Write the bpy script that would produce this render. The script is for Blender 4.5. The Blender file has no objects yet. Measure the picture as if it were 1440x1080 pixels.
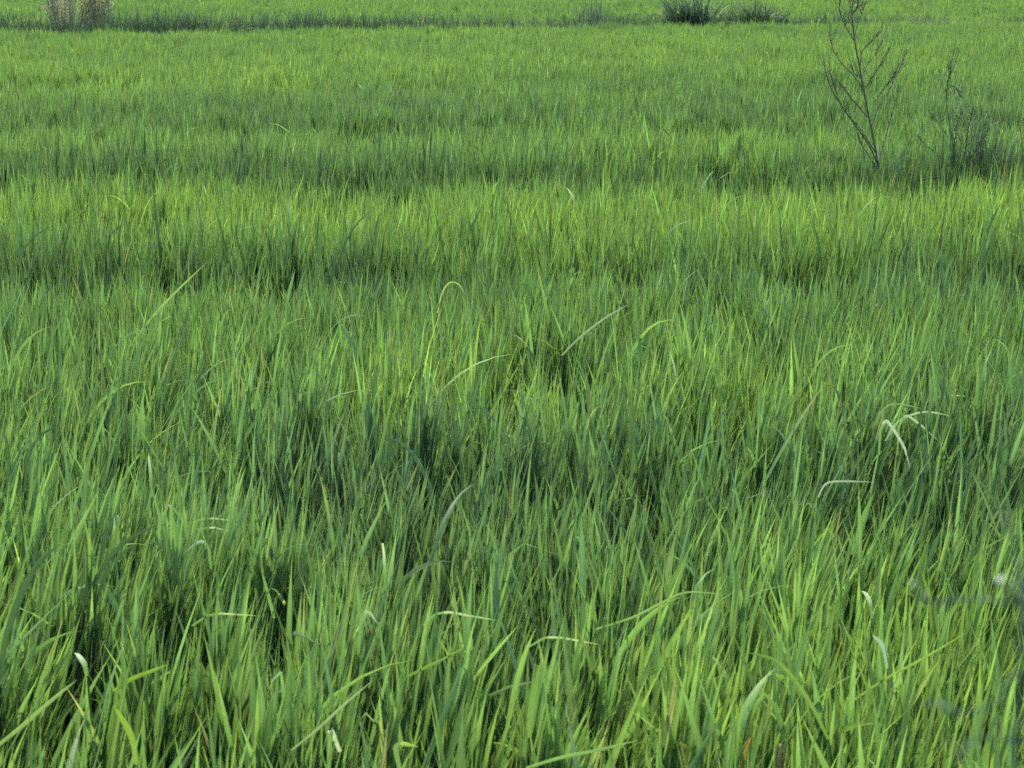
import bpy, math
import numpy as np
from mathutils import Vector

# ------------------------------------------------------------------ camera, light, exposure
S = bpy.context.scene
COL = S.collection
F, PITCH, CAM = 2600.0, math.radians(13.3), (0.0, 0.0, 1.84)     # focal length in photo pixels (1440 wide)
cd = bpy.data.cameras.new('camera'); cam = bpy.data.objects.new('camera', cd); COL.objects.link(cam)
cam.location = CAM; cam.rotation_euler = (math.pi / 2 - PITCH, 0, 0)
cd.sensor_width = 36; cd.lens = F / 1440 * 36; cd.clip_start = 0.05; cd.clip_end = 3000
cd.dof.use_dof = True; cd.dof.focus_distance = 8.0; cd.dof.aperture_fstop = 17
S.camera = cam
SUN_EL, SUN_AZ = math.radians(62), math.radians(-22)             # azimuth from +Y (ahead), positive to the right
w = bpy.data.worlds.new("World"); S.world = w; w.use_nodes = True
nt = w.node_tree; sky = nt.nodes.new('ShaderNodeTexSky'); sky.sky_type = 'NISHITA'; sky.sun_disc = False
sky.sun_elevation = SUN_EL; sky.sun_rotation = SUN_AZ; sky.dust_density = 2.0
nt.links.new(sky.outputs[0], nt.nodes['Background'].inputs[0]); nt.nodes['Background'].inputs[1].default_value = 0.15
sl = bpy.data.lights.new('sun', 'SUN'); sun = bpy.data.objects.new('sun', sl); COL.objects.link(sun)
sl.energy = 2.1; sl.angle = math.radians(0.6); sl.color = (1.0, 0.95, 0.86)
sd = Vector((math.sin(SUN_AZ) * math.cos(SUN_EL), math.cos(SUN_AZ) * math.cos(SUN_EL), math.sin(SUN_EL)))
sun.rotation_euler = sd.to_track_quat('Z', 'Y').to_euler(); sun.location = sd * 30
S.view_settings.view_transform = 'Standard'; S.view_settings.look = 'None'
S.view_settings.exposure = 2.27; S.view_settings.gamma = 1
S.cycles.max_bounces = 7; S.cycles.diffuse_bounces = 4; S.cycles.transmission_bounces = 5
S.cycles.use_denoising = False
S.cycles.caustics_reflective = False; S.cycles.caustics_refractive = False

R = np.random.default_rng(7)

# ------------------------------------------------------------------ helpers
def at(px, py, D):
    """point at depth D (metres ahead) seen at photo pixel px, py"""
    x, u = (px - 720) / F, (540 - py) / F
    y = math.cos(PITCH) + u * math.sin(PITCH); z = -math.sin(PITCH) + u * math.cos(PITCH)
    return np.array([x * D / y, D, CAM[2] + z * D / y])

def depth(py, zc):
    """distance at which the photo row py meets height zc"""
    return (CAM[2] - zc) / math.tan(PITCH + math.atan((py - 540) / F))

_tab = np.random.default_rng(3).random((256, 256))
def noise(x, y, seed=0):
    x = np.asarray(x, float) + seed * 17.31; y = np.asarray(y, float) + seed * 9.77
    xi, yi = np.floor(x).astype(int), np.floor(y).astype(int); fx, fy = x - xi, y - yi
    fx = fx * fx * (3 - 2 * fx); fy = fy * fy * (3 - 2 * fy)
    g = lambda a, b: _tab[a & 255, b & 255]
    return (g(xi, yi) * (1 - fx) + g(xi + 1, yi) * fx) * (1 - fy) + (g(xi, yi + 1) * (1 - fx) + g(xi + 1, yi + 1) * fx) * fy
def fbm(x, y, seed=0):
    return (noise(x, y, seed) + .5 * noise(x * 2.1, y * 2.1, seed + 1) + .25 * noise(x * 4.3, y * 4.3, seed + 2)) / 1.75

def tag(o, label=None, cat=None, group=None, kind=None):
    if label: o['label'] = label
    if cat: o['category'] = cat
    if group: o['group'] = group
    if kind: o['kind'] = kind
    return o
def empty(name, loc):
    o = bpy.data.objects.new(name, None); COL.objects.link(o); o.location = loc; o.empty_display_size = .05
    return o
def link(name, V, Fq, m, col=None, parent=None, smooth=True):
    """V (n,3), Fq (m,4) quads -> ONE mesh object; parented objects keep world coordinates"""
    V = np.asarray(V, np.float32); Fq = np.asarray(Fq, np.int32)
    if parent is not None: V = V - np.array(parent.location, np.float32)
    me = bpy.data.meshes.new(name); me.vertices.add(len(V)); me.vertices.foreach_set('co', V.ravel())
    n = Fq.shape[1]
    me.loops.add(Fq.size); me.loops.foreach_set('vertex_index', Fq.ravel())
    me.polygons.add(len(Fq)); me.polygons.foreach_set('loop_start', np.arange(0, Fq.size, n, dtype=np.int32))
    me.polygons.foreach_set('use_smooth', np.full(len(Fq), smooth))
    if col is not None:
        a = me.color_attributes.new('tint', 'FLOAT_COLOR', 'POINT')
        c = np.ones((len(V), 4), np.float32); c[:, :3] = col; a.data.foreach_set('color', c.ravel())
    me.update(calc_edges=True); me.materials.append(m)
    o = bpy.data.objects.new(name, me); COL.objects.link(o)
    if parent is not None: o.parent = parent
    return o

class Bag:
    """collects ribbons and tubes with their own surface colours"""
    def __init__(s): s.V, s.F, s.C, s.n = [], [], [], 0
    def add(s, V, Fq, C):
        V = np.asarray(V).reshape(-1, 3); s.V.append(V); s.F.append(np.asarray(Fq) + s.n)
        s.C.append(np.broadcast_to(C, V.shape)); s.n += len(V)
    def build(s, name, m, parent=None):
        return link(name, np.concatenate(s.V), np.concatenate(s.F), m, np.concatenate(s.C), parent)

def ribbons(bag, base, az, th0, kap, L, wd, tint, K=5, cols=2, twist=0., twist1=0., pw=1.5, fold=.25, tiptint=None, kink=None):
    """many leaf blades at once: they start at tilt th0 from the vertical towards az and bend by kap more on the way to the tip"""
    N = len(base); s = np.linspace(0, 1, K + 1)
    az, th0, kap, L, wd = [np.broadcast_to(a, (N,)).astype(float)[:, None] for a in (az, th0, kap, L, wd)]
    sm = (s[1:] + s[:-1]) / 2
    th = lambda q: th0 + kap * q[None] ** pw + (0 if kink is None else kink[0][:, None] / (1 + np.exp(-(q[None] - kink[1][:, None]) * 40)))
    tm = th(sm)
    seg = L / K
    hor = np.concatenate([np.zeros((N, 1)), np.cumsum(np.sin(tm) * seg, 1)], 1)
    ver = np.concatenate([np.zeros((N, 1)), np.cumsum(np.cos(tm) * seg, 1)], 1)
    P = np.stack([base[:, :1] + hor * np.cos(az), base[:, 1:2] + hor * np.sin(az), base[:, 2:3] + ver], -1)
    t = th(s)
    T = np.stack([np.sin(t) * np.cos(az), np.sin(t) * np.sin(az), np.cos(t)], -1)
    side = np.stack([-np.sin(az), np.cos(az), 0 * az], -1) + 0 * T
    Nn = np.cross(T, side)
    tw = np.broadcast_to(twist, (N,))[:, None] + np.broadcast_to(twist1, (N,))[:, None] * s[None]
    Wv = side * np.cos(tw)[..., None] + Nn * np.sin(tw)[..., None]
    Nv = np.cross(T, Wv)
    prof = np.clip(.62 + 1.3 * s - 1.1 * s ** 2, 0, 1) * (1 - s ** 5) ** .9 ; prof[-1] = .03
    prof = np.where(s > .62, prof * (1 - ((s - .62) / .38) ** 1.5 * .9), prof)
    hw = wd[..., None] / 2 * prof[None, :, None]
    tint = np.broadcast_to(tint, (N, 3))
    if tiptint is None: tc = np.repeat(tint[:, None], K + 1, 1)
    else: tc = tint[:, None] + (np.broadcast_to(tiptint, (N, 3)) - tint)[:, None] * (s ** 4)[None, :, None]
    if cols == 2:
        V = np.stack([P - Wv * hw, P + Wv * hw], 2); C = np.repeat(tc[:, :, None], 2, 2)
    else:
        V = np.stack([P - Wv * hw, P + Nv * hw * fold, P + Wv * hw], 2)
        C = np.stack([tc, tc * np.array([1.25, 1.2, 1.3]), tc * .96], 2)
    c = cols
    k = np.arange(K)[:, None] * c + np.arange(c - 1)[None]
    q = np.stack([k, k + 1, k + c + 1, k + c], -1).reshape(-1, 4)
    Fq = (q[None] + (np.arange(N) * (K + 1) * c)[:, None, None]).reshape(-1, 4)
    bag.add(V, Fq, C.reshape(-1, 3))

def smooth_path(pts, n):
    pts = np.asarray(pts, float)
    if len(pts) < 3: return pts[0] + (pts[-1] - pts[0]) * np.linspace(0, 1, n)[:, None]
    p = np.vstack([2 * pts[0] - pts[1], pts, 2 * pts[-1] - pts[-2]]); out = []
    for u in np.linspace(0, len(pts) - 1 - 1e-6, n):
        i = int(u); f = u - i; a, b, c, d = p[i:i + 4]
        out.append(.5 * (2 * b + (c - a) * f + (2 * a - 5 * b + 4 * c - d) * f * f + (3 * b - a - 3 * c + d) * f ** 3))
    return np.array(out)
def tube(bag, pts, r0, r1, tint, n=10, sides=5):
    P = smooth_path(pts, n); T = np.gradient(P, axis=0); T /= np.linalg.norm(T, axis=1)[:, None] + 1e-9
    ref = np.where(np.abs(T[:, 2:3]) > .9, [[1., 0, 0]], [[0, 0, 1.]]); A = np.cross(T, ref); A /= np.linalg.norm(A, axis=1)[:, None]
    B = np.cross(T, A); r = np.linspace(r0, r1, n)[:, None, None]
    an = np.linspace(0, 2 * np.pi, sides, endpoint=False)
    V = P[:, None] + r * (A[:, None] * np.cos(an)[None, :, None] + B[:, None] * np.sin(an)[None, :, None])
    i = np.arange(n - 1)[:, None] * sides; j = np.arange(sides)[None]; jn = (j + 1) % sides
    bag.add(V, np.stack([i + j, i + jn, i + sides + jn, i + sides + j], -1).reshape(-1, 4), np.asarray(tint))
    return P

# ------------------------------------------------------------------ materials
def leaf_material(name, trans=.47, rough=.55, spec=.2, tr=(1.3, 1.25, .85)):
    m = bpy.data.materials.new(name); m.use_nodes = True; t = m.node_tree; n = t.nodes
    at_ = n.new('ShaderNodeAttribute'); at_.attribute_name = 'tint'
    tc = n.new('ShaderNodeTexCoord'); nz = n.new('ShaderNodeTexNoise'); nz.inputs['Scale'].default_value = 55; nz.inputs['Detail'].default_value = 3
    t.links.new(tc.outputs['Object'], nz.inputs['Vector'])
    mr = n.new('ShaderNodeMapRange'); mr.inputs[3].default_value = .8; mr.inputs[4].default_value = 1.2; t.links.new(nz.outputs['Fac'], mr.inputs[0])
    mul = n.new('ShaderNodeVectorMath'); mul.operation = 'SCALE'; t.links.new(at_.outputs['Color'], mul.inputs[0]); t.links.new(mr.outputs[0], mul.inputs['Scale'])
    b = n['Principled BSDF']; b.inputs['Roughness'].default_value = rough; b.inputs['Specular IOR Level'].default_value = spec
    t.links.new(mul.outputs[0], b.inputs['Base Color'])
    m2 = n.new('ShaderNodeVectorMath'); m2.operation = 'MULTIPLY'; m2.inputs[1].default_value = tr; t.links.new(mul.outputs[0], m2.inputs[0])
    tl = n.new('ShaderNodeBsdfTranslucent'); t.links.new(m2.outputs[0], tl.inputs['Color'])
    mx = n.new('ShaderNodeMixShader'); mx.inputs[0].default_value = trans
    t.links.new(b.outputs[0], mx.inputs[1]); t.links.new(tl.outputs[0], mx.inputs[2])
    t.links.new(mx.outputs[0], n['Material Output'].inputs['Surface'])
    return m
def soil_material(name, c0, c1, scale, rough=.6, bump=.3):
    m = bpy.data.materials.new(name); m.use_nodes = True; t = m.node_tree; n = t.nodes
    tc = n.new('ShaderNodeTexCoord'); nz = n.new('ShaderNodeTexNoise'); nz.inputs['Scale'].default_value = scale; nz.inputs['Detail'].default_value = 8
    t.links.new(tc.outputs['Object'], nz.inputs['Vector'])
    cr = n.new('ShaderNodeValToRGB'); cr.color_ramp.elements[0].position = .35; cr.color_ramp.elements[1].position = .7
    cr.color_ramp.elements[0].color = (*c0, 1); cr.color_ramp.elements[1].color = (*c1, 1); t.links.new(nz.outputs['Fac'], cr.inputs[0])
    b = n['Principled BSDF']; b.inputs['Roughness'].default_value = rough; t.links.new(cr.outputs[0], b.inputs['Base Color'])
    bp = n.new('ShaderNodeBump'); bp.inputs['Strength'].default_value = bump; t.links.new(nz.outputs['Fac'], bp.inputs['Height']); t.links.new(bp.outputs[0], b.inputs['Normal'])
    return m
LEAF = leaf_material('rice_leaf')
GRASS = leaf_material('bund_grass', trans=.33, rough=.65, spec=.15)
DRY = leaf_material('dry_foliage', trans=.38, rough=.8, spec=.1, tr=(1.1, 1.05, .8))
BARK = leaf_material('weed_stem', trans=0.0, rough=.85, spec=.08)
MUD = soil_material('paddy_mud', (.018, .016, .010), (.05, .042, .026), 6, .45)
EARTH = soil_material('bund_earth', (.03, .035, .015), (.09, .085, .04), 9, .85)
FARM = soil_material('distant_crop', (.035, .08, .018), (.075, .15, .03), 3.5, .8, .8)

# ------------------------------------------------------------------ ground, banks
tag(link('ground', [(-900, -60, 0), (900, -60, 0), (900, 2500, 0), (-900, 2500, 0)], [(0, 1, 2, 3)], MUD), kind='structure')
tag(link('distant_field', [(-900, 56, .62), (900, 56, .62), (900, 2400, .62), (-900, 2400, .62)], [(0, 1, 2, 3)], FARM), kind='structure')
BUND = lambda x: 29.0 + .22 * x + .25 * np.sin(x * .45)         # line of the far bund
def bank(name, xs, line, prof, m):
    V, Fq = [], []
    for x in xs:
        for dy, z in prof: V.append((x, line(x) + dy + .03 * math.sin(x * 5.1 + dy * 7), z + .03 * math.sin(x * 2.3 + dy * 3) * (z > 0)))
    k = len(prof)
    for i in range(len(xs) - 1):
        for j in range(k - 1): Fq.append((i * k + j, (i + 1) * k + j, (i + 1) * k + j + 1, i * k + j + 1))
    return tag(link(name, V, Fq, m), kind='structure')
bank('bund', np.linspace(-22, 22, 120), lambda x: float(BUND(x)), [(-.75, -.02), (-.42, .36), (-.2, .56), (.1, .6), (.3, .55), (.6, .25), (.85, -.02)], EARTH)
bank('near_bank', np.linspace(-6, 6, 60), lambda x: 0.3, [(-3, .3), (-.6, .34), (.1, .33), (.45, .18), (.75, -.02)], EARTH)

# ------------------------------------------------------------------ the rice
def dips(x, y):
    h = np.zeros_like(x)
    # (distance, step height, strength to the left, strength to the right): the crop stands lower in front of each line and taller behind it
    for D, a, l, r, sd_ in ((4.0, .105, .35, 1., 1), (5.2, .03, .6, .6, 9), (6.85, .10, 1., .95, 2), (9.5, .085, 1., 1., 3), (12.8, .05, 1., 1., 4), (16.5, .04, 1, 1, 5), (21., .03, 1, 1, 6)):
        d = y - D - (fbm(x * 2.6 / D ** .5, y * 0, sd_ * 5) - .5) * .22 * D ** .75 - x * .02
        k = a * (l + (r - l) / (1 + np.exp(-(x + .4) * 14 / D))) * (.75 + .5 * noise(x * 2.2 / D ** .5, y * 0, sd_ + 40))
        sc = .14 * D ** .5
        h += k * np.where(d < 0, -np.exp(d / (sc * 1.7)) * .62, np.minimum(1, d / (sc * .35) - .62) * np.where(d < sc * .6, 1, np.exp(-(d - sc * .6) / (sc * 3))) * .55)
    return h
def canopy(x, y):
    return .71 + .05 * (fbm(x * .9, y * .6, 11) - .5) + .06 * (noise(x * 3.1, y * 2.4, 15) - .5) + dips(x, y)
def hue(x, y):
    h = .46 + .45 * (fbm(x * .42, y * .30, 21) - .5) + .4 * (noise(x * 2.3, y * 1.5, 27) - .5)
    # lit and shaded bands painted into the leaf colour, along with younger, paler strips
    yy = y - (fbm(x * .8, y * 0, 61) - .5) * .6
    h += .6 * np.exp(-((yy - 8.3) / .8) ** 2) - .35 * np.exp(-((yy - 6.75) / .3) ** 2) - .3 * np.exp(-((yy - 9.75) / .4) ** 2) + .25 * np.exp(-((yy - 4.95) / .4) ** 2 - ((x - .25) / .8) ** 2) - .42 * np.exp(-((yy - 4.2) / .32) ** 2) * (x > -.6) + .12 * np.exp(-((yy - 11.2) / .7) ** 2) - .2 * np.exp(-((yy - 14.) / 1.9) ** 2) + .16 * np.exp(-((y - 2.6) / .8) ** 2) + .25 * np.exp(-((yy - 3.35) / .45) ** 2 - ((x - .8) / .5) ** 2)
    h += .16 * np.clip((y - 14) / 5, 0, 1) - .05 * np.exp(-((y - 5.8) / .6) ** 2)  # far crop made paler in its colour, standing in for thin haze
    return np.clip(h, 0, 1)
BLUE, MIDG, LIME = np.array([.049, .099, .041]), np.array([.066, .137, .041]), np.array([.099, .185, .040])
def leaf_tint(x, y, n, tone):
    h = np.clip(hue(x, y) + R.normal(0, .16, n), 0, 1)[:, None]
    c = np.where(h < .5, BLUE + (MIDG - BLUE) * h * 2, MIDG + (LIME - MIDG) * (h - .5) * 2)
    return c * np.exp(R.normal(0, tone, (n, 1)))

def rice(name, y0, y1, hills, per, K, cols, wmul, margin=.5, spread=.335, ymask=None, archy=.05, vary=.115, tone=.26):
    A = spread * (y1 ** 2 - y0 ** 2) + 2 * margin * (y1 - y0)
    nh = int(A * hills)
    y = np.sqrt(R.uniform(0, 1, nh * 2) * ((y1 + margin / spread) ** 2 - (y0 + margin / spread) ** 2) + (y0 + margin / spread) ** 2) - margin / spread
    x = R.uniform(-1, 1, nh * 2) * (spread * y + margin)
    keep = np.ones(len(x), bool) if ymask is None else ymask(x, y)
    keep[np.cumsum(keep) > nh] = False
    x, y = x[keep], y[keep]; nh = len(x)
    bag = Bag()
    hx = np.repeat(x, per); hy = np.repeat(y, per); n = nh * per
    hill_h = np.repeat(R.normal(1, .03, nh), per)
    a0 = R.uniform(0, 2 * np.pi, n); r0 = np.abs(R.normal(0, .035, n))
    bx, by = hx + r0 * np.cos(a0), hy + r0 * np.sin(a0)
    H = canopy(bx, by) * hill_h
    wind = np.clip((fbm(bx * .75, by * .55, 31) - .42) * 2.2, -.15, 1)
    near = np.clip((6.2 - by) / 3, .12, 1)
    lx = .01 + .20 * wind * near + np.clip(-bx * .12, 0, .14) * near; ly = -.02 + .08 * (noise(bx * .8, by * .8, 35) - .5)
    kind = R.random(n)
    arch = kind < archy
    tl = np.abs(R.normal(.11, .10, n)); tl[arch] += .15; tl += (kind > .80) * np.abs(R.normal(.16, .12, n)) * np.clip((9 - by) / 5, .15, 1)
    vx = tl * np.cos(a0) + lx * R.uniform(.5, 1.4, n); vy = tl * np.sin(a0) + ly
    th0 = np.arctan(np.hypot(vx, vy)); az = np.arctan2(vy, vx)
    kap = np.abs(R.normal(.10, .10, n)); kap[arch] = R.uniform(.4, 1.5, arch.sum())
    top = H * np.clip(R.normal(.92, vary, n), .5, 1 + vary * 1.5)
    crest = (np.abs(by - 7.0 - .15 * np.sin(bx * 2.1)) < .4) | (np.abs(by - 9.7 - .2 * np.sin(bx * 1.7)) < .6)   # a few taller, darker leaves
    tall = crest & (R.random(n) < .014) & (noise(bx * 1.6, by * .8, 71) > .35); top[tall] = H[tall] * R.uniform(1.1, 1.25, tall.sum())
    mean = np.cos(np.clip(th0 + kap * .45, 0, 1.35))
    L = np.clip(R.normal(.33, .07, n), .16, .52); L[arch] *= R.uniform(.7, 1.05, arch.sum())
    z0 = np.maximum(.03, top - L * mean)
    wd = (.0096 * np.exp(R.normal(0, .27, n))).clip(.0035, .0155) * wmul * np.interp(by, [2.7, 4.0, 7, 12], [1.14, .84, .78, .95])
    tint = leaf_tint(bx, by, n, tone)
    tint[tall] *= .55
    tip = tint * np.array([1.35, 1.15, .9])
    sere = R.random(n) < .012; tip[sere] = np.array([.24, .19, .08])     # withered leaf tips
    old = R.random(n) < archy * .7
    tint[old] = tint[old] * np.array([2.0, 1.5, 1.6]) + np.array([.03, .03, .012])
    # some leaves have snapped over: a sharp kink, the pale underside turned up to the sun
    kk = np.where(R.random(n) < archy * .3, R.uniform(.8, 2.3, n), 0.); kp = R.uniform(.55, .85, n)
    ribbons(bag, np.stack([bx - np.tan(th0) * np.cos(az) * z0 * .55, by - np.tan(th0) * np.sin(az) * z0 * .55, z0], 1), az, th0, kap, L, wd, tint, K, cols,
            R.normal(0, .55, n) + (R.random(n) < .35) * np.pi / 2, R.normal(0, .5, n), 1.6, .3, tip, (kk, kp))
    # culms: thin round-looking stalks that carry the leaves
    m_ = R.random(n) < (.5 if cols == 3 else .25); q = m_.nonzero()[0]
    ribbons(bag, np.stack([bx[q] - vx[q] * .12, by[q] - vy[q] * .12, np.zeros(len(q))], 1), az[q], th0[q] * .5, .1, z0[q] + L[q] * .35, wd[q] * .55,
            tint[q] * np.array([1.15, 1.1, 1.1]), max(2, K // 2), 2, R.normal(0, 1, len(q)), 0., 1.5, .3)
    return tag(bag.build(name, LEAF), kind='stuff')
bl = lambda x, y: y < BUND(x) - .8
bf = lambda x, y: y > BUND(x) + .75
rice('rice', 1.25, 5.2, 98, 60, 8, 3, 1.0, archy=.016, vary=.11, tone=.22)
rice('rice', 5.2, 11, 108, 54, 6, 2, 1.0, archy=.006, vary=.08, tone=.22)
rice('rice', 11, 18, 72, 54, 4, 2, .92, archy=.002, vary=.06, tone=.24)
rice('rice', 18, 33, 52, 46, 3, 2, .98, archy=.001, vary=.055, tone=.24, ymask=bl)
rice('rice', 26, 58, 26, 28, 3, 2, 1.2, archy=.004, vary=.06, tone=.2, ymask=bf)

# ------------------------------------------------------------------ grass on the bund
def bund_grass():
    bag = Bag(); n = 26000
    x = R.uniform(-13, 13, n); d = R.normal(-.12, .3, n); y = BUND(x) + d
    z = np.clip(.6 - np.abs(d) * .7, .2, .6)
    hgt = np.clip(.29 - .008 * x + .22 * (fbm(x * .7, y * 0, 51) - .5), .16, .5)
    pale = np.clip((fbm(x * .8, y * .8, 55) - .5) * 3 + (x > 3.6) * .35 + (np.abs(x + .3) < 1.6) * .15 - .1, 0, 1)[:, None]
    c = (np.array([.036, .064, .036]) * (1 - pale) + np.array([.11, .145, .065]) * pale) * R.uniform(.7, 1.3, (n, 1))
    ribbons(bag, np.stack([x, y, z - .05], 1), R.uniform(0, 6.3, n), np.abs(R.normal(.2, .25, n)), np.abs(R.normal(.5, .4, n)),
            hgt * R.uniform(.6, 1.5, n), R.uniform(.006, .013, n), c, 4, 2, R.normal(0, .8, n), 0.)
    # grass on the bank at the photographer's feet
    n = 5000; x = R.uniform(-3.5, 3.5, n); y = R.uniform(-1.5, .75, n); z = np.where(y < .4, .3, .3 - (y - .4) * .7)
    ribbons(bag, np.stack([x, y, z - .03], 1), R.uniform(0, 6.3, n), np.abs(R.normal(.3, .25, n)), np.abs(R.normal(.6, .4, n)),
            R.uniform(.08, .22, n), R.uniform(.004, .008, n), MIDG * R.uniform(.6, 1.2, (n, 1)), 4, 2)
    return tag(bag.build('bank_grass', GRASS), kind='stuff')
bund_grass()

# ------------------------------------------------------------------ plants on the bund
def on_bund(px):
    D = 28.
    for _ in range(6): D = float(BUND((px - 720) / F * D * 1.0))
    x = (px - 720) / F * D; return np.array([x, D, .56])

def clump(name, label, px, n, length, width, tint, pale_n=0, pale=(.16, .2, .09), spread=.16, tilt=.35, bend=1.2, cat='grass clump', dy=0., m=None, az=None):
    p = on_bund(px) + np.array([0, dy, 0]); t = empty(name, p); tag(t, label, cat, name.replace('_', ' ') + 's along the far bund')
    g = lambda k: (np.stack([p[0] + R.normal(0, spread, k), p[1] + R.normal(0, spread * .7, k), np.full(k, p[2] - .06)], 1),
                   R.uniform(0, 6.28, k) if az is None else R.choice(az, k) + R.normal(0, .5, k), np.abs(R.normal(tilt, tilt * .7, k)), np.abs(R.normal(bend, bend * .45, k)), length * R.uniform(.55, 1.15, k))
    b = Bag(); ba, a, th, kp, L = g(n)
    ribbons(b, ba, a, th, kp, L, width * R.uniform(.7, 1.3, n), np.array(tint) * R.uniform(.6, 1.4, (n, 1)), 8, 2, R.normal(0, .5, n), 0., 1.7)
    b.build('leaf_blades', m or GRASS, t)
    if pale_n:
        b = Bag(); ba, a, th, kp, L = g(pale_n); a = R.choice([0., 3.14], pale_n) + R.normal(0, .4, pale_n)
        ribbons(b, ba, a, th + .1, kp * 1.35, L * 1.02, width * 1.1, np.array(pale) * R.uniform(.7, 1.2, (pale_n, 1)), 9, 2, R.normal(0, .4, pale_n), 0., 1.6)
        o = b.build('arching_leaves', LEAF, t)
    return t
DG, GG = (.028, .058, .030), (.055, .085, .055)
clump('reed_clump', 'larger dark reed clump with pale arching leaves on the far bund', 966, 380, .72, .018, DG, 14, (.20, .24, .12), spread=.17)
clump('reed_clump', 'smaller reed clump with few arching leaves on the bund, nearest to the bare weed', 1056, 330, .62, .015, (.034, .064, .030), 12, (.20, .24, .12), spread=.18)
clump('grass_tuft', 'upright blue-grey grass tuft standing alone on the bund above the middle of the field', 834, 70, .6, .009, (.06, .085, .07), 0, spread=.11, tilt=.14, bend=.25, cat='grass tuft')
clump('grass_tuft', 'dark upright tuft on the bund right of the sprawling coarse grass', 436, 80, .5, .011, GG, 0, spread=.12, tilt=.16, bend=.3, cat='grass tuft')
clump('grass_tuft', 'faint thin-leaved tuft on the dark bund between the grey shrubs and the sprawling coarse grass', 270, 80, .5, .010, GG, 0, spread=.13, tilt=.15, bend=.3, cat='grass tuft')
clump('coarse_grass', 'sprawling coarse grass with yellowish bent leaves on the left part of the bund', 357, 130, .42, .016, (.05, .085, .04), 14, (.22, .23, .10), spread=.26, tilt=.5, bend=1.2, cat='grass clump')
clump('weedy_tuft', 'low pale weedy tuft beside the upright blue-grey tuft on the bund', 802, 90, .3, .012, (.09, .12, .07), 0, spread=.2, tilt=.5, bend=1.0, cat='grass tuft')
clump('weedy_tuft', 'low whitish-grey weedy patch at the edge of the bund right of the bare weed', 1305, 260, .26, .011, (.16, .19, .12), 0, spread=.33, tilt=.6, bend=1.0, cat='grass tuft', dy=-.45)

def dry_stalk():
    p = on_bund(596); t = empty('dry_stalk', p); tag(t, 'thin pale dry stalk standing up from the bund left of centre', 'stalk')
    b = Bag(); tube(b, [p, p + (.02, 0, .25), p + (.03, .02, .5)], .008, .004, (.42, .40, .22)); b.build('stem', DRY, t)
    b = Bag(); n = 14
    ribbons(b, np.repeat(p[None], n, 0) + R.normal(0, .02, (n, 3)), R.uniform(0, 6.3, n), np.abs(R.normal(.3, .3, n)), .8, R.uniform(.15, .34, n), .013, np.array([.32, .32, .16]), 6, 2)
    b.build('dry_leaves', DRY, t)
dry_stalk()

def shrub(label, px, wpx, h, stem, c0, c1, mix):
    p = on_bund(px) + np.array([0, 1.0, -.25]); t = empty('grey_shrub', p); tag(t, label, 'shrub', 'grey shrubs on the far bund')
    rad = wpx / F * p[1] / 2; st, fo = Bag(), Bag()
    for _ in range(34):
        a = R.uniform(0, 6.28); r = rad * R.uniform(.1, .95) ** .7; hh = h * R.uniform(.55, 1.05)
        q0 = p + np.array([math.cos(a) * r * .35, math.sin(a) * r * .3, -.1])
        q1 = p + np.array([math.cos(a) * r * .8, math.sin(a) * r * .6, hh * .5]); q2 = p + np.array([math.cos(a) * r + R.normal(0, .04), math.sin(a) * r * .8, hh])
        P = tube(st, [q0, q1, q2], .008, .003, np.array(stem) * R.uniform(.7, 1.3), 8, 4)
        k = 110; u = R.uniform(.3, 1, k); idx = (u * 7).astype(int)
        bpos = P[idx] + R.normal(0, .045, (k, 3))
        m_ = (R.random(k) < mix)[:, None]
        side = R.normal(0, 1, 3); col = np.where(m_, c0, c1) * R.uniform(.65, 1.35, (k, 1))
        ribbons(fo, bpos, R.uniform(0, 6.3, k), R.uniform(.1, 1.5, k), R.uniform(0, 1, k), R.uniform(.022, .06, k), R.uniform(.007, .016, k), col, 3, 2, R.normal(0, 1, k), 0.)
    st.build('stems', BARK, t); fo.build('foliage', DRY, t)
shrub('pale grey-brown half-dry shrub at the left end of the far bund', 84, 80, 1.4, (.17, .15, .10), (.27, .28, .17), (.18, .17, .11), .72)
shrub('grey-green shrub with darker purplish twigs, right beside the pale grey-brown shrub on the bund', 130, 62, 1.35, (.16, .15, .09), (.26, .30, .15), (.16, .15, .09), .7)

# ------------------------------------------------------------------ weeds standing in the rice
def crop4(p): return 1100 + p[0] / 3.6, p[1] / 3.6              # measured on an enlargement of the photograph
def branch(bag, pts, D, r0, r1, tint, dy, nodes=True, n=14):
    """pts run from the fork to the tip; dy is how far the tip comes towards or goes away from the camera"""
    k = len(pts); P = [at(*crop4(q), D + dy * i / (k - 1)) for i, q in enumerate(pts)]
    P = tube(bag, P, r0 * .85, r1 * 1.15, tint, n, 5)
    if nodes:
        m = 44; idx = R.integers(int(n * .2), n, m)
        ribbons(bag, P[idx] + R.normal(0, .002, (m, 3)), R.uniform(0, 6.3, m), R.uniform(.1, 1., m), .3, R.uniform(.006, .02, m), .004, np.asarray(tint) * R.uniform(.7, 1.8, (m, 1)), 2, 2)
    for _ in range(6 if nodes and r0 > .0022 else 0):               # fine side twigs
        i = R.integers(int(n * .4), n - 1); d = P[i] - P[i - 1]; d /= np.linalg.norm(d) + 1e-9; o = R.normal(0, .45, 3); l = R.uniform(.03, .11)
        tube(bag, [P[i], P[i] + (d + o) * l * .5 + (0, 0, l * .2), P[i] + (d + o) * l + (0, 0, l * .5)], .0016, .0009, tint, 6, 4)
    return P
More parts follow.
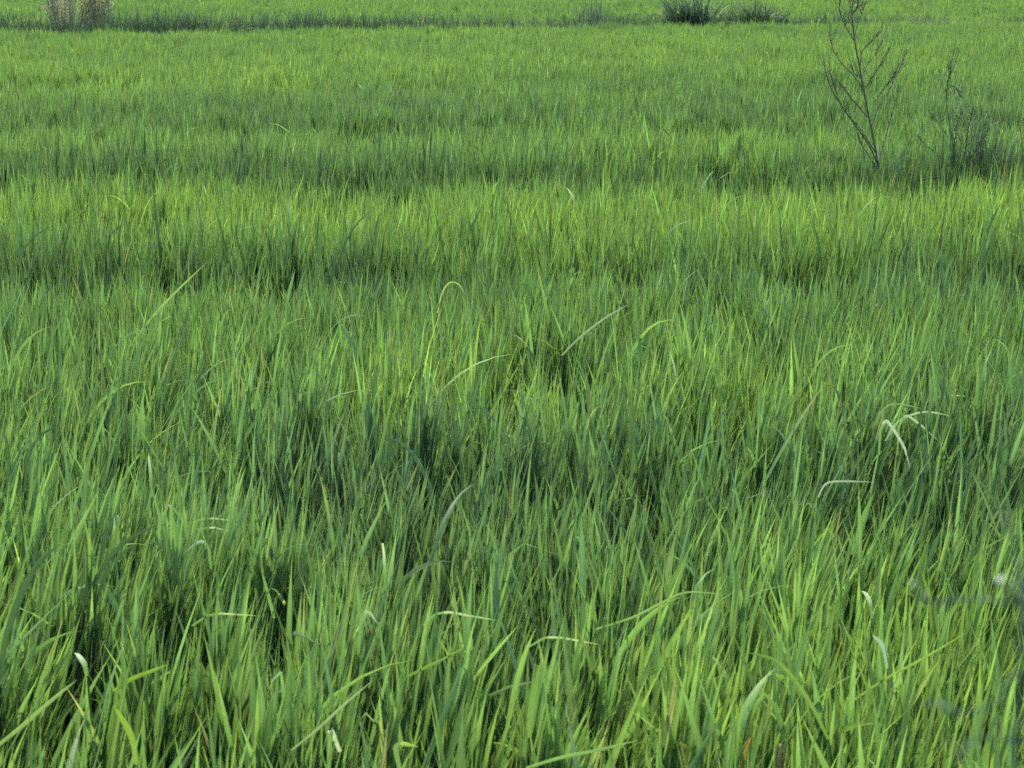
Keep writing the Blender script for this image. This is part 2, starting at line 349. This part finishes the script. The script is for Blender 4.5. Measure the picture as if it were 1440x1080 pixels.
def bare_weed():
    D = 9.95; g = at(*crop4((492, 1000)), D); g[2] = 0; t = empty('bare_weed', g)
    tag(t, 'tall bare dark weed with upswept leafless branches standing in the rice at right', 'weed')
    br = (.060, .066, .034); b = Bag()
    lo = [(492, 960), (490, 860), (465, 720), (440, 600), (420, 500), (405, 420), (390, 330), (372, 240), (358, 130), (352, 60), (362, -10), (366, -70)]
    P = [np.array([g[0], D, 0.])] + [at(*crop4(q), D) for q in lo]
    tube(b, P, .0064, .003, br, 46, 7); b.build('stem', BARK, t)
    b = Bag(); tube(b, [at(*crop4(q), D - .012) for q in ((488, 812), (483, 770), (480, 725))], .004, .003, (.36, .33, .24), 8, 5); b.build('peeled_bark', BARK, t)
    for pts, dy, r in (([(484, 835), (440, 735), (385, 655), (330, 580), (290, 520), (245, 440), (220, 370), (213, 315)], -.2, .005),
                   ([(290, 520), (268, 450), (240, 360)], .05, .003), ([(470, 770), (400, 660), (340, 590), (292, 523)], .12, .004),
                   ([(430, 595), (380, 530), (350, 500), (318, 450), (290, 430)], -.1, .004), ([(405, 440), (350, 370), (300, 320), (262, 260), (245, 200), (240, 120)], .18, .004),
                   ([(452, 640), (490, 540), (540, 460), (580, 380), (612, 305)], .15, .004), ([(465, 520), (510, 455), (560, 395), (592, 320)], -.06, .0035),
                   ([(425, 445), (460, 385), (500, 325), (552, 235)], -.15, .0038), ([(405, 385), (430, 330), (470, 275), (507, 212)], .12, .0032), ([(396, 330), (405, 260), (450, 215), (507, 152)], -.1, .003),
                   ([(492, 810), (515, 730), (535, 650), (560, 560), (578, 480), (598, 435)], .1, .0032), ([(370, 215), (335, 160), (305, 100), (290, 50), (294, 5)], -.1, .003),
                   ([(364, 190), (385, 110), (405, 60), (425, 10)], .1, .003), ([(358, 140), (335, 90), (345, 30), (335, -15)], .05, .0026),
                   ([(492, 870), (440, 790), (400, 730), (380, 670)], -.12, .003), ([(492, 900), (455, 910), (425, 850), (410, 760)], .1, .0028), ([(494, 900), (540, 850), (590, 805), (640, 775)], .1, .0026),
                   ([(352, 75), (380, 40), (392, -20)], -.05, .0026), ([(420, 480), (400, 400), (372, 380), (345, 330)], .08, .0026)):
        bb = Bag(); branch(bb, pts, D, r, .0016, br, dy); bb.build('branch', BARK, t)
    b = Bag()
    for q in ((362, -5), (370, 18), (356, 25), (392, -10), (368, 5)):
        n = 16; ribbons(b, np.repeat(at(*crop4(q), D)[None], n, 0) + R.normal(0, .004, (n, 3)), R.uniform(0, 6.3, n), R.uniform(0, 1.2, n), .6, R.uniform(.012, .035, n), .005, np.array([.26, .31, .17]), 3, 2)
    b.build('seed_heads', DRY, t)
bare_weed()

def wispy_weed():
    D = 9.9; g = at(*crop4((900, 1000)), D); g[2] = 0; t = empty('wispy_weed', g)
    tag(t, 'bushy wispy weed with thin curling stems and small leaf tufts, right of the bare weed', 'weed')
    dk, gy = (.036, .052, .026), (.07, .105, .055)
    for pts, dy, r in (([(900, 1000), (872, 860), (850, 740), (868, 670), (900, 590), (925, 545)], .1, .0045), ([(930, 1000), (940, 880), (930, 760), (945, 640), (962, 560)], -.1, .004),
                   ([(950, 1000), (960, 860), (1000, 745), (1050, 650)], .1, .0035), ([(980, 1000), (1010, 880), (1060, 800), (1090, 715)], -.1, .0032), ([(900, 900), (930, 830), (985, 760), (1015, 700)], .1, .003),
                   ([(862, 700), (842, 600), (832, 500), (838, 420), (850, 370), (848, 295)], 0, .0024), ([(870, 860), (820, 815), (770, 770), (715, 725), (690, 690)], -.1, .0022),
                   ([(846, 700), (800, 640), (760, 580), (735, 555)], .1, .002), ([(838, 430), (870, 440), (900, 480), (915, 500)], -.05, .002), ([(832, 480), (826, 440), (846, 405)], .05, .0018),
                   ([(845, 390), (820, 380), (785, 385), (775, 400)], .1, .0016), ([(945, 640), (975, 600), (970, 560), (935, 550)], .1, .002), ([(862, 720), (850, 660), (848, 590), (870, 545)], .1, .002)):
        bb = Bag(); branch(bb, pts, D, r, .0012, dk if r > .0021 else gy, dy); bb.build('stem', BARK, t)
    for q, n, s in (((850, 335), 70, .016), ((880, 445), 60, .02), ((900, 480), 30, .016), ((838, 465), 30, .016), ((940, 565), 40, .03), ((1040, 640), 40, .03), ((860, 600), 60, .045), ((960, 660), 60, .045), ((920, 620), 50, .045), ((690, 695), 14, .012), ((785, 390), 14, .014), ((890, 740), 70, .05)):
        b = Bag(); c = at(*crop4(q), D); ribbons(b, c[None] + R.normal(0, s, (n, 3)), R.uniform(0, 6.3, n), R.uniform(.2, 1.6, n), .4, R.uniform(.01, .032, n), R.uniform(.003, .006, n), np.array([.042, .068, .034]) * R.uniform(.6, 1.5, (n, 1)), 3, 2)
        b.build('leaf_tuft', GRASS, t)
    b = Bag(); n = 340; c = at(*crop4((955, 1000)), D)
    ribbons(b, np.stack([c[0] + R.normal(0, .085, n), c[1] + R.normal(0, .09, n), np.full(n, .25)], 1), R.choice([0., 3.14], n) + R.normal(0, .8, n), np.abs(R.normal(.12, .13, n)), np.abs(R.normal(.35, .3, n)), R.uniform(.45, .85, n), R.uniform(.003, .006, n), np.array([.034, .056, .034]) * R.uniform(.6, 1.5, (n, 1)), 7, 2)
    b.build('basal_stems', GRASS, t)
wispy_weed()
def small_weeds():
    for q, n, lab in (((560, 900), 130, 'small blue-grey fuzzy weed at the foot of the bare weed, on its right'), ((800, 960), 90, 'small dark fuzzy weed under the level dry twig, between the two tall weeds')):
        D = 9.85; c = at(*crop4(q), D); g = c.copy(); g[2] = 0; t = empty('small_weed', g); tag(t, lab, 'weed', 'small weeds at the foot of the tall ones')
        b = Bag(); tube(b, [g, c + (.01, 0, -.02), c + (0, 0, .06)], .004, .0015, (.05, .06, .05)); b.build('stem', BARK, t)
        b = Bag(); ribbons(b, c[None] + R.normal(0, 1, (n, 3)) * (.035, .035, .04), R.uniform(0, 6.3, n), R.uniform(.1, 1.1, n), .4, R.uniform(.02, .06, n), R.uniform(.003, .006, n), np.array([.045, .072, .038]) * R.uniform(.6, 1.5, (n, 1)), 3, 2)
        b.build('leaves', GRASS, t)
    D = 9.75; b = Bag(); P = [at(*crop4(q), D - .04 * i) for i, q in enumerate(((830, 892), (780, 897), (730, 905), (697, 913)))]
    tube(b, P, .0035, .005, (.04, .036, .028), 12, 6); tag(b.build('dry_twig', BARK), 'dark dry twig lying level on the rice tips, left of the wispy weed', 'twig')
small_weeds()

# ------------------------------------------------------------------ leaves that stand out of the rice
def long_leaf(label, pts, width, tint, flat=0., D=None, dD=0., tip=None, taper=(.7, 1., .05), root=True, name='rice_leaf', over=None, group=None):
    """pts (photo pixels) run from low on the leaf to its tip; flat = 1 turns the blade's upper face to the sky, 0 its face to the viewer"""
    py = max(q[1] for q in pts); D = D or depth(py - 12, .70) * .985
    P = [at(*q, D + dD * i / max(1, len(pts) - 1)) for i, q in enumerate(pts)]
    n = 22; P = np.asarray(P); Q = smooth_path(P, n)
    fold_over = P[:, 2].argmax() < len(P) - 1 and tint[1] > .24
    pale = tint[1] > .24
    if fold_over:                                                  # snapped leaf: sharp corners, pale only past the snap
        Q = .65 * np.stack([np.interp(np.linspace(0, len(P) - 1, n), np.arange(len(P)), P[:, k]) for k in range(3)], 1) + .35 * Q
    T = np.gradient(Q, axis=0); T /= np.linalg.norm(T, axis=1)[:, None] + 1e-9
    view = np.array([0, -1., .25]); A = np.cross(T, view); A /= np.linalg.norm(A, axis=1)[:, None] + 1e-9
    Bv = np.cross(T, A); W = A * (1 - flat) + Bv * flat; W /= np.linalg.norm(W, axis=1)[:, None] + 1e-9
    for i in range(1, n):
        if (W[i] * W[i - 1]).sum() < 0: W[i] = -W[i]
    s = np.linspace(0, 1, n); hw = (width / 2 * np.interp(s, [0, .45, .8, 1], [taper[0], taper[1], taper[1] * .72, taper[2]]))[:, None]
    Nv = np.cross(T, W); tint = np.asarray(tint, float); tip = tint if tip is None else np.asarray(tip, float)
    tc = tint + (tip - tint) * (s ** 2)[:, None]
    if fold_over: tc = np.where((np.arange(n) < Q[:, 2].argmax() - 1)[:, None], np.array(GR) * 1.1, tc)
    if pale and not fold_over: tc = np.array(GR) + (tint - np.array(GR)) * np.clip(s * 2.5 - .6, 0, 1)[:, None]
    V = np.stack([Q - W * hw, Q + Nv * hw * .22, Q + W * hw], 1); C = np.stack([tc, tc * 1.15, tc], 1)
    k = np.arange(n - 1)[:, None] * 3 + np.arange(2)[None]
    b = Bag(); b.add(V, np.stack([k, k + 1, k + 4, k + 3], -1).reshape(-1, 4), C.reshape(-1, 3))
    if root:                                                       # the sheath that carries the leaf down to the mud
        g = Q[0].copy(); d = T[0].copy(); hx = np.clip(d[0] / max(d[2], .25), -.6, .6) * Q[0][2] * .3
        tube(b, [np.array([Q[0][0] - hx, Q[0][1] + .02, 0]), np.array([Q[0][0] - hx * .6, Q[0][1] + .015, Q[0][2] * .5]), Q[0]], .0035, width * .22, np.minimum(tint, GR) * .9, 8, 5)
    return tag(b.build(name, LEAF), label, 'leaf', group)
DK, PL, LM, GR = (.030, .062, .022), (.19, .25, .14), (.125, .20, .025), (.085, .15, .045)
LV = [
 ('dark broad upright leaf at the left edge beside a thinner dark arching one', [(10, 730), (11, 690), (12, 650), (9, 620), (4, 609)], .011, DK, 0),
 ('thin dark leaf arching right near the left edge, beside the broad upright one', [(34, 690), (40, 645), (52, 618), (68, 605), (84, 600)], .009, DK, 0),
 ('short dark curved leaf right of the thin arching one near the left edge', [(52, 690), (62, 655), (72, 640), (82, 628)], .008, DK, 0),
 ('largest dark arching leaf, bowing right over the lower left rice behind the white folded tip', [(120, 850), (140, 805), (165, 772), (192, 752), (222, 738)], .0125, DK, .1),
 ('second dark arching leaf, close below the largest dark arching one', [(134, 850), (146, 815), (162, 790), (180, 772), (200, 762)], .010, DK, .1),
 ('wide dark leaf rising along the lower left edge and bending right', [(0, 960), (8, 900), (28, 840), (52, 795), (84, 765)], .016, DK, .1),
 ('white folded leaf tip hanging straight down beside the largest dark arching leaf', [(167, 790), (164, 722), (160, 755)], .0105, PL, 0),
 ('broad blunt lime leaf standing left of the white hanging leaf tip', [(129, 830), (127, 790), (125, 753)], .0105, (.13, .21, .03), 0),
 ('pale curled leaf tip bending left above the largest dark arching leaf', [(266, 770), (260, 738), (250, 722), (238, 711), (230, 713)], .009, PL, .15),
 ('upper of two thin whitish leaves lying level one above the other at left', [(262, 742), (280, 731), (300, 729), (326, 732)], .0065, PL, .3),
 ('lower of two thin whitish leaves lying level one above the other at left', [(262, 757), (276, 745), (300, 742), (323, 747)], .0065, (.24, .30, .18), .3),
 ('pale leaf bent like a hook just below the two level whitish leaves', [(296, 800), (294, 772), (284, 761), (272, 767), (256, 780)], .009, (.24, .31, .18), .1),
 ('pale green strip of leaf upright among dark blades above the white folded tip', [(213, 700), (212, 672), (210, 650), (209, 638)], .009, (.20, .28, .14), 0),
 ('tiny white triangular leaf tip in the shaded lower left rice', [(122, 950), (119, 935), (112, 924), (105, 918)], .0125, (.32, .37, .28), .0),
 ('thin whitish level leaf over the lower left rice, right of the tiny white triangular tip', [(270, 880), (292, 866), (312, 863), (362, 866)], .0065, (.21, .28, .12), .3),
 ('long straight light green leaf slanting up right in the lower left corner', [(-20, 1062), (30, 1022), (70, 987), (108, 956)], .0095, (.13, .20, .055), .1),
 ('short yellow-green leaf slanting up right, beyond the long slanting one of the corner', [(160, 972), (185, 955), (210, 945), (237, 934)], .010, LM, .1),
 ('bright lime leaf drooping to the left in the lower left rice', [(192, 1075), (186, 1040), (174, 1015), (160, 993)], .0135, LM, 0),
 ('pale folded leaf tip bent over a lime leaf, lower centre left', [(504, 920), (507, 880), (511, 862), (520, 862), (531, 877)], .0095, PL, .1),
 ('whitish leaf lying level across dark upright blades at lower centre', [(595, 880), (612, 864), (632, 861), (660, 866), (697, 872)], .0075, (.21, .28, .14), .3),
 ('pale blunt leaf end turned over, at the bottom edge left of the hooked lime leaf', [(462, 1085), (465, 1026), (478, 1057)], .011, (.27, .33, .18), 0),
 ('bright lime leaf folded to a pale hook at the bottom edge', [(566, 1100), (556, 1052), (566, 1046), (588, 1050)], .011, (.19, .27, .05), .1),
 ('thin light leaf slanting up right between the two pale folded leaves of the bottom edge', [(410, 1055), (445, 1027), (485, 990), (524, 957)], .0065, (.15, .21, .09), .1),
 ('green straight leaf slanting up right at lower centre below the level whitish leaf', [(572, 952), (600, 938), (625, 926), (652, 911)], .008, (.09, .16, .03), .15),
 ('thin pale leaf lying nearly level in the middle of the bottom third', [(740, 912), (766, 897), (790, 897), (845, 907)], .007, (.20, .27, .12), .3),
 ('long flat green leaf lying low at the bottom edge right of centre', [(740, 1080), (790, 1065), (840, 1055), (898, 1041)], .010, (.09, .16, .05), .35),
 ('thin yellow-green leaf bent over to a level tip, right of the thin pale one', [(838, 885), (890, 868), (930, 848), (966, 833), (1020, 836)], .0065, (.12, .19, .06), .2),
 ('broad pale leaf snapped and hanging down over the dark hollow at right', [(1236, 640), (1238, 605), (1246, 591), (1258, 606), (1272, 630), (1280, 660)], .0105, (.20, .26, .17), .1),
 ('pale leaf slanting down right from the bent bunch at right', [(1262, 640), (1264, 600), (1275, 584), (1295, 598), (1320, 620)], .0085, (.19, .26, .13), .15),
 ('grey-green leaf stretched level above the bent bunch at right', [(1245, 620), (1262, 594), (1290, 581), (1312, 580), (1336, 585)], .008, (.16, .22, .13), .3),
 ('dull green leaf arching right over the bent bunch at right', [(1228, 620), (1236, 585), (1252, 569), (1275, 570), (1300, 576)], .0065, (.10, .16, .06), .2),
 ('grey leaf lying level in the dark hollow at right', [(1150, 700), (1160, 682), (1178, 677), (1230, 678)], .0085, (.13, .18, .12), .3),
 ('lime leaf with a whitish bent tip leaning left, lower right', [(1165, 1040), (1140, 990), (1112, 950), (1088, 928), (1050, 917)], .010, (.10, .17, .03), .1),
 ('longest thin yellow-green leaf, slanting up right across the lower right rice', [(1200, 985), (1245, 955), (1300, 925), (1360, 889)], .007, (.13, .20, .035), .15),
 ('small white leaf patch turned to the light at lower right', [(1226, 870), (1224, 848), (1218, 836), (1211, 831)], .010, (.30, .36, .24), 0),
 ('small grey-green leaf patch turned over, below the small white one at lower right', [(1248, 940), (1244, 915), (1236, 902), (1227, 893)], .012, (.17, .24, .17), 0),
 ('pale wedge-shaped leaf end among upright blades at lower centre left', [(541, 830), (541, 800), (540, 780), (538, 764)], .008, (.26, .32, .17), 0),
 ('long pale green leaf slanting up right across the middle distance at left', [(180, 490), (215, 445), (250, 408), (292, 368)], .010, (.14, .21, .06), .1),
 ('thin dark leaf curving up right at the left edge of the middle distance', [(14, 395), (26, 365), (46, 335), (72, 318)], .011, DK, .1),
 ('curled lime leaf arching over the rice in the middle distance left of centre', [(615, 440), (622, 412), (632, 398), (645, 400), (655, 415)], .008, (.17, .24, .06), .1),
 ('tall pale leaf slanting up right in the middle distance right of centre', [(790, 500), (815, 475), (850, 448), (884, 428)], .010, (.13, .19, .09), .1),
 ('tall dark pointed leaf poking up above the far rice right of centre', [(896, 262), (902, 240), (908, 222), (914, 208)], .014, DK, 0),
]
for lab, pts, wd, ti, fl in LV:
    blunt = 'blunt' in lab or 'wedge' in lab or 'folded leaf tip hanging' in lab
    long_leaf(lab, pts, wd * .72, ti, fl, taper=(.7, 1., .7 if blunt else .05), group='leaves standing out of the rice')
def lime_shoots():
    D = 2.62; c = at(1034, 1100, D); g = c.copy(); g[2] = 0; t = empty('rice_plant', g)
    tag(t, 'bright lime young rice plant with an orange leaf tip at the bottom edge', 'rice plant')
    for pts, ti, tip, wdt in (([(1030, 1110), (1022, 1060), (1005, 1022)], LM, None, .011), ([(1036, 1110), (1038, 1040), (1036, 990)], LM, None, .011), ([(1042, 1110), (1046, 1060), (1056, 1036)], (.15, .19, .03), (.36, .15, .07), .009),
                         ([(1020, 1100), (998, 1068), (972, 1054), (948, 1041)], (.14, .21, .03), None, .008), ([(1012, 1110), (1006, 1050), (993, 980)], (.10, .15, .05), None, .010)):
        o = long_leaf(None, pts, wdt, ti, 0, D=D, tip=tip, name='leaf_blade'); del o['category']
        o.data.transform(__import__('mathutils').Matrix.Translation(-t.location)); o.parent = t
    D = 2.6; b = Bag(); c = at(1095, 1100, D)
    for dx, dz in ((0, .0), (.007, .012), (-.006, -.01)):
        e = at(1095, 1052, D); tube(b, [np.array([c[0] + dx, D, 0]), np.array([c[0] + dx, D, c[2]]), e + (dx, 0, dz)], .0026, .002, (.40, .33, .16), 8, 6)
    tag(b.build('dry_stubble', DRY), 'short brown dry stalks at the bottom edge right of the bright lime plant', 'stalks')
lime_shoots()

# ------------------------------------------------------------------ weed close to the lens
def near_weed():
    D = .6; P = lambda x, y, d=0: at(x, y, D + d); g = np.array([.20, .54, .2]); t = empty('flowering_weed', g)
    tag(t, 'blurred flowering weed with small white heads close in front at the right edge', 'weed')
    gr, gy = (.030, .055, .026), (.055, .09, .032); bs, bl_ = Bag(), Bag()
    tube(bs, [g, np.array([.19, .555, .8]), np.array([.178, .58, 1.25]), P(1428, 1090), P(1433, 960), P(1440, 820, .02)],   .0018, .0005, gr, 40, 6)
    for pts in ([P(1450, 965), P(1428, 945, -.02), P(1400, 990, -.03), P(1340, 1000, -.02), P(1312, 985)], [P(1444, 850), P(1412, 848), P(1370, 842, .03), P(1320, 846, .03), P(1290, 838, .02), P(1283, 822, .02)],
                [P(1442, 852), P(1420, 832), P(1408, 816)], [P(1445, 880), P(1425, 760, .03), P(1412, 720, .04)], [P(1455, 1050), P(1420, 1040), P(1370, 1040), P(1350, 1070)]):
        Q = tube(bs, pts, .0007, .0004, gr, 14, 5); n = 20; i = R.integers(3, 14, n)
        ribbons(bl_, Q[i] + R.normal(0, .0012, (n, 3)), R.uniform(0, 6.3, n), R.uniform(.4, 1.8, n), .4, R.uniform(.003, .007, n), R.uniform(.0006, .0014, n), np.array(gy) * R.uniform(.6, 1.4, (n, 1)), 4, 2)
    bs.build('stem', BARK, t); bl_.build('leaves', GRASS, t)
    for c, r, e in ((P(1283, 820, .02), .0006, 1), (P(1406, 815), .0008, 1.8)):
        b = Bag(); n = 70; d = R.normal(0, 1, (n, 3)); d /= np.linalg.norm(d, axis=1)[:, None]
        ribbons(b, c + d * r * .5 * (1, 1, e), np.arctan2(d[:, 1], d[:, 0]), np.arccos(d[:, 2]), .1, r * .8, r * .6, (.75, .76, .70), 2, 2); b.build('flower_head', DRY, t)
near_weed()
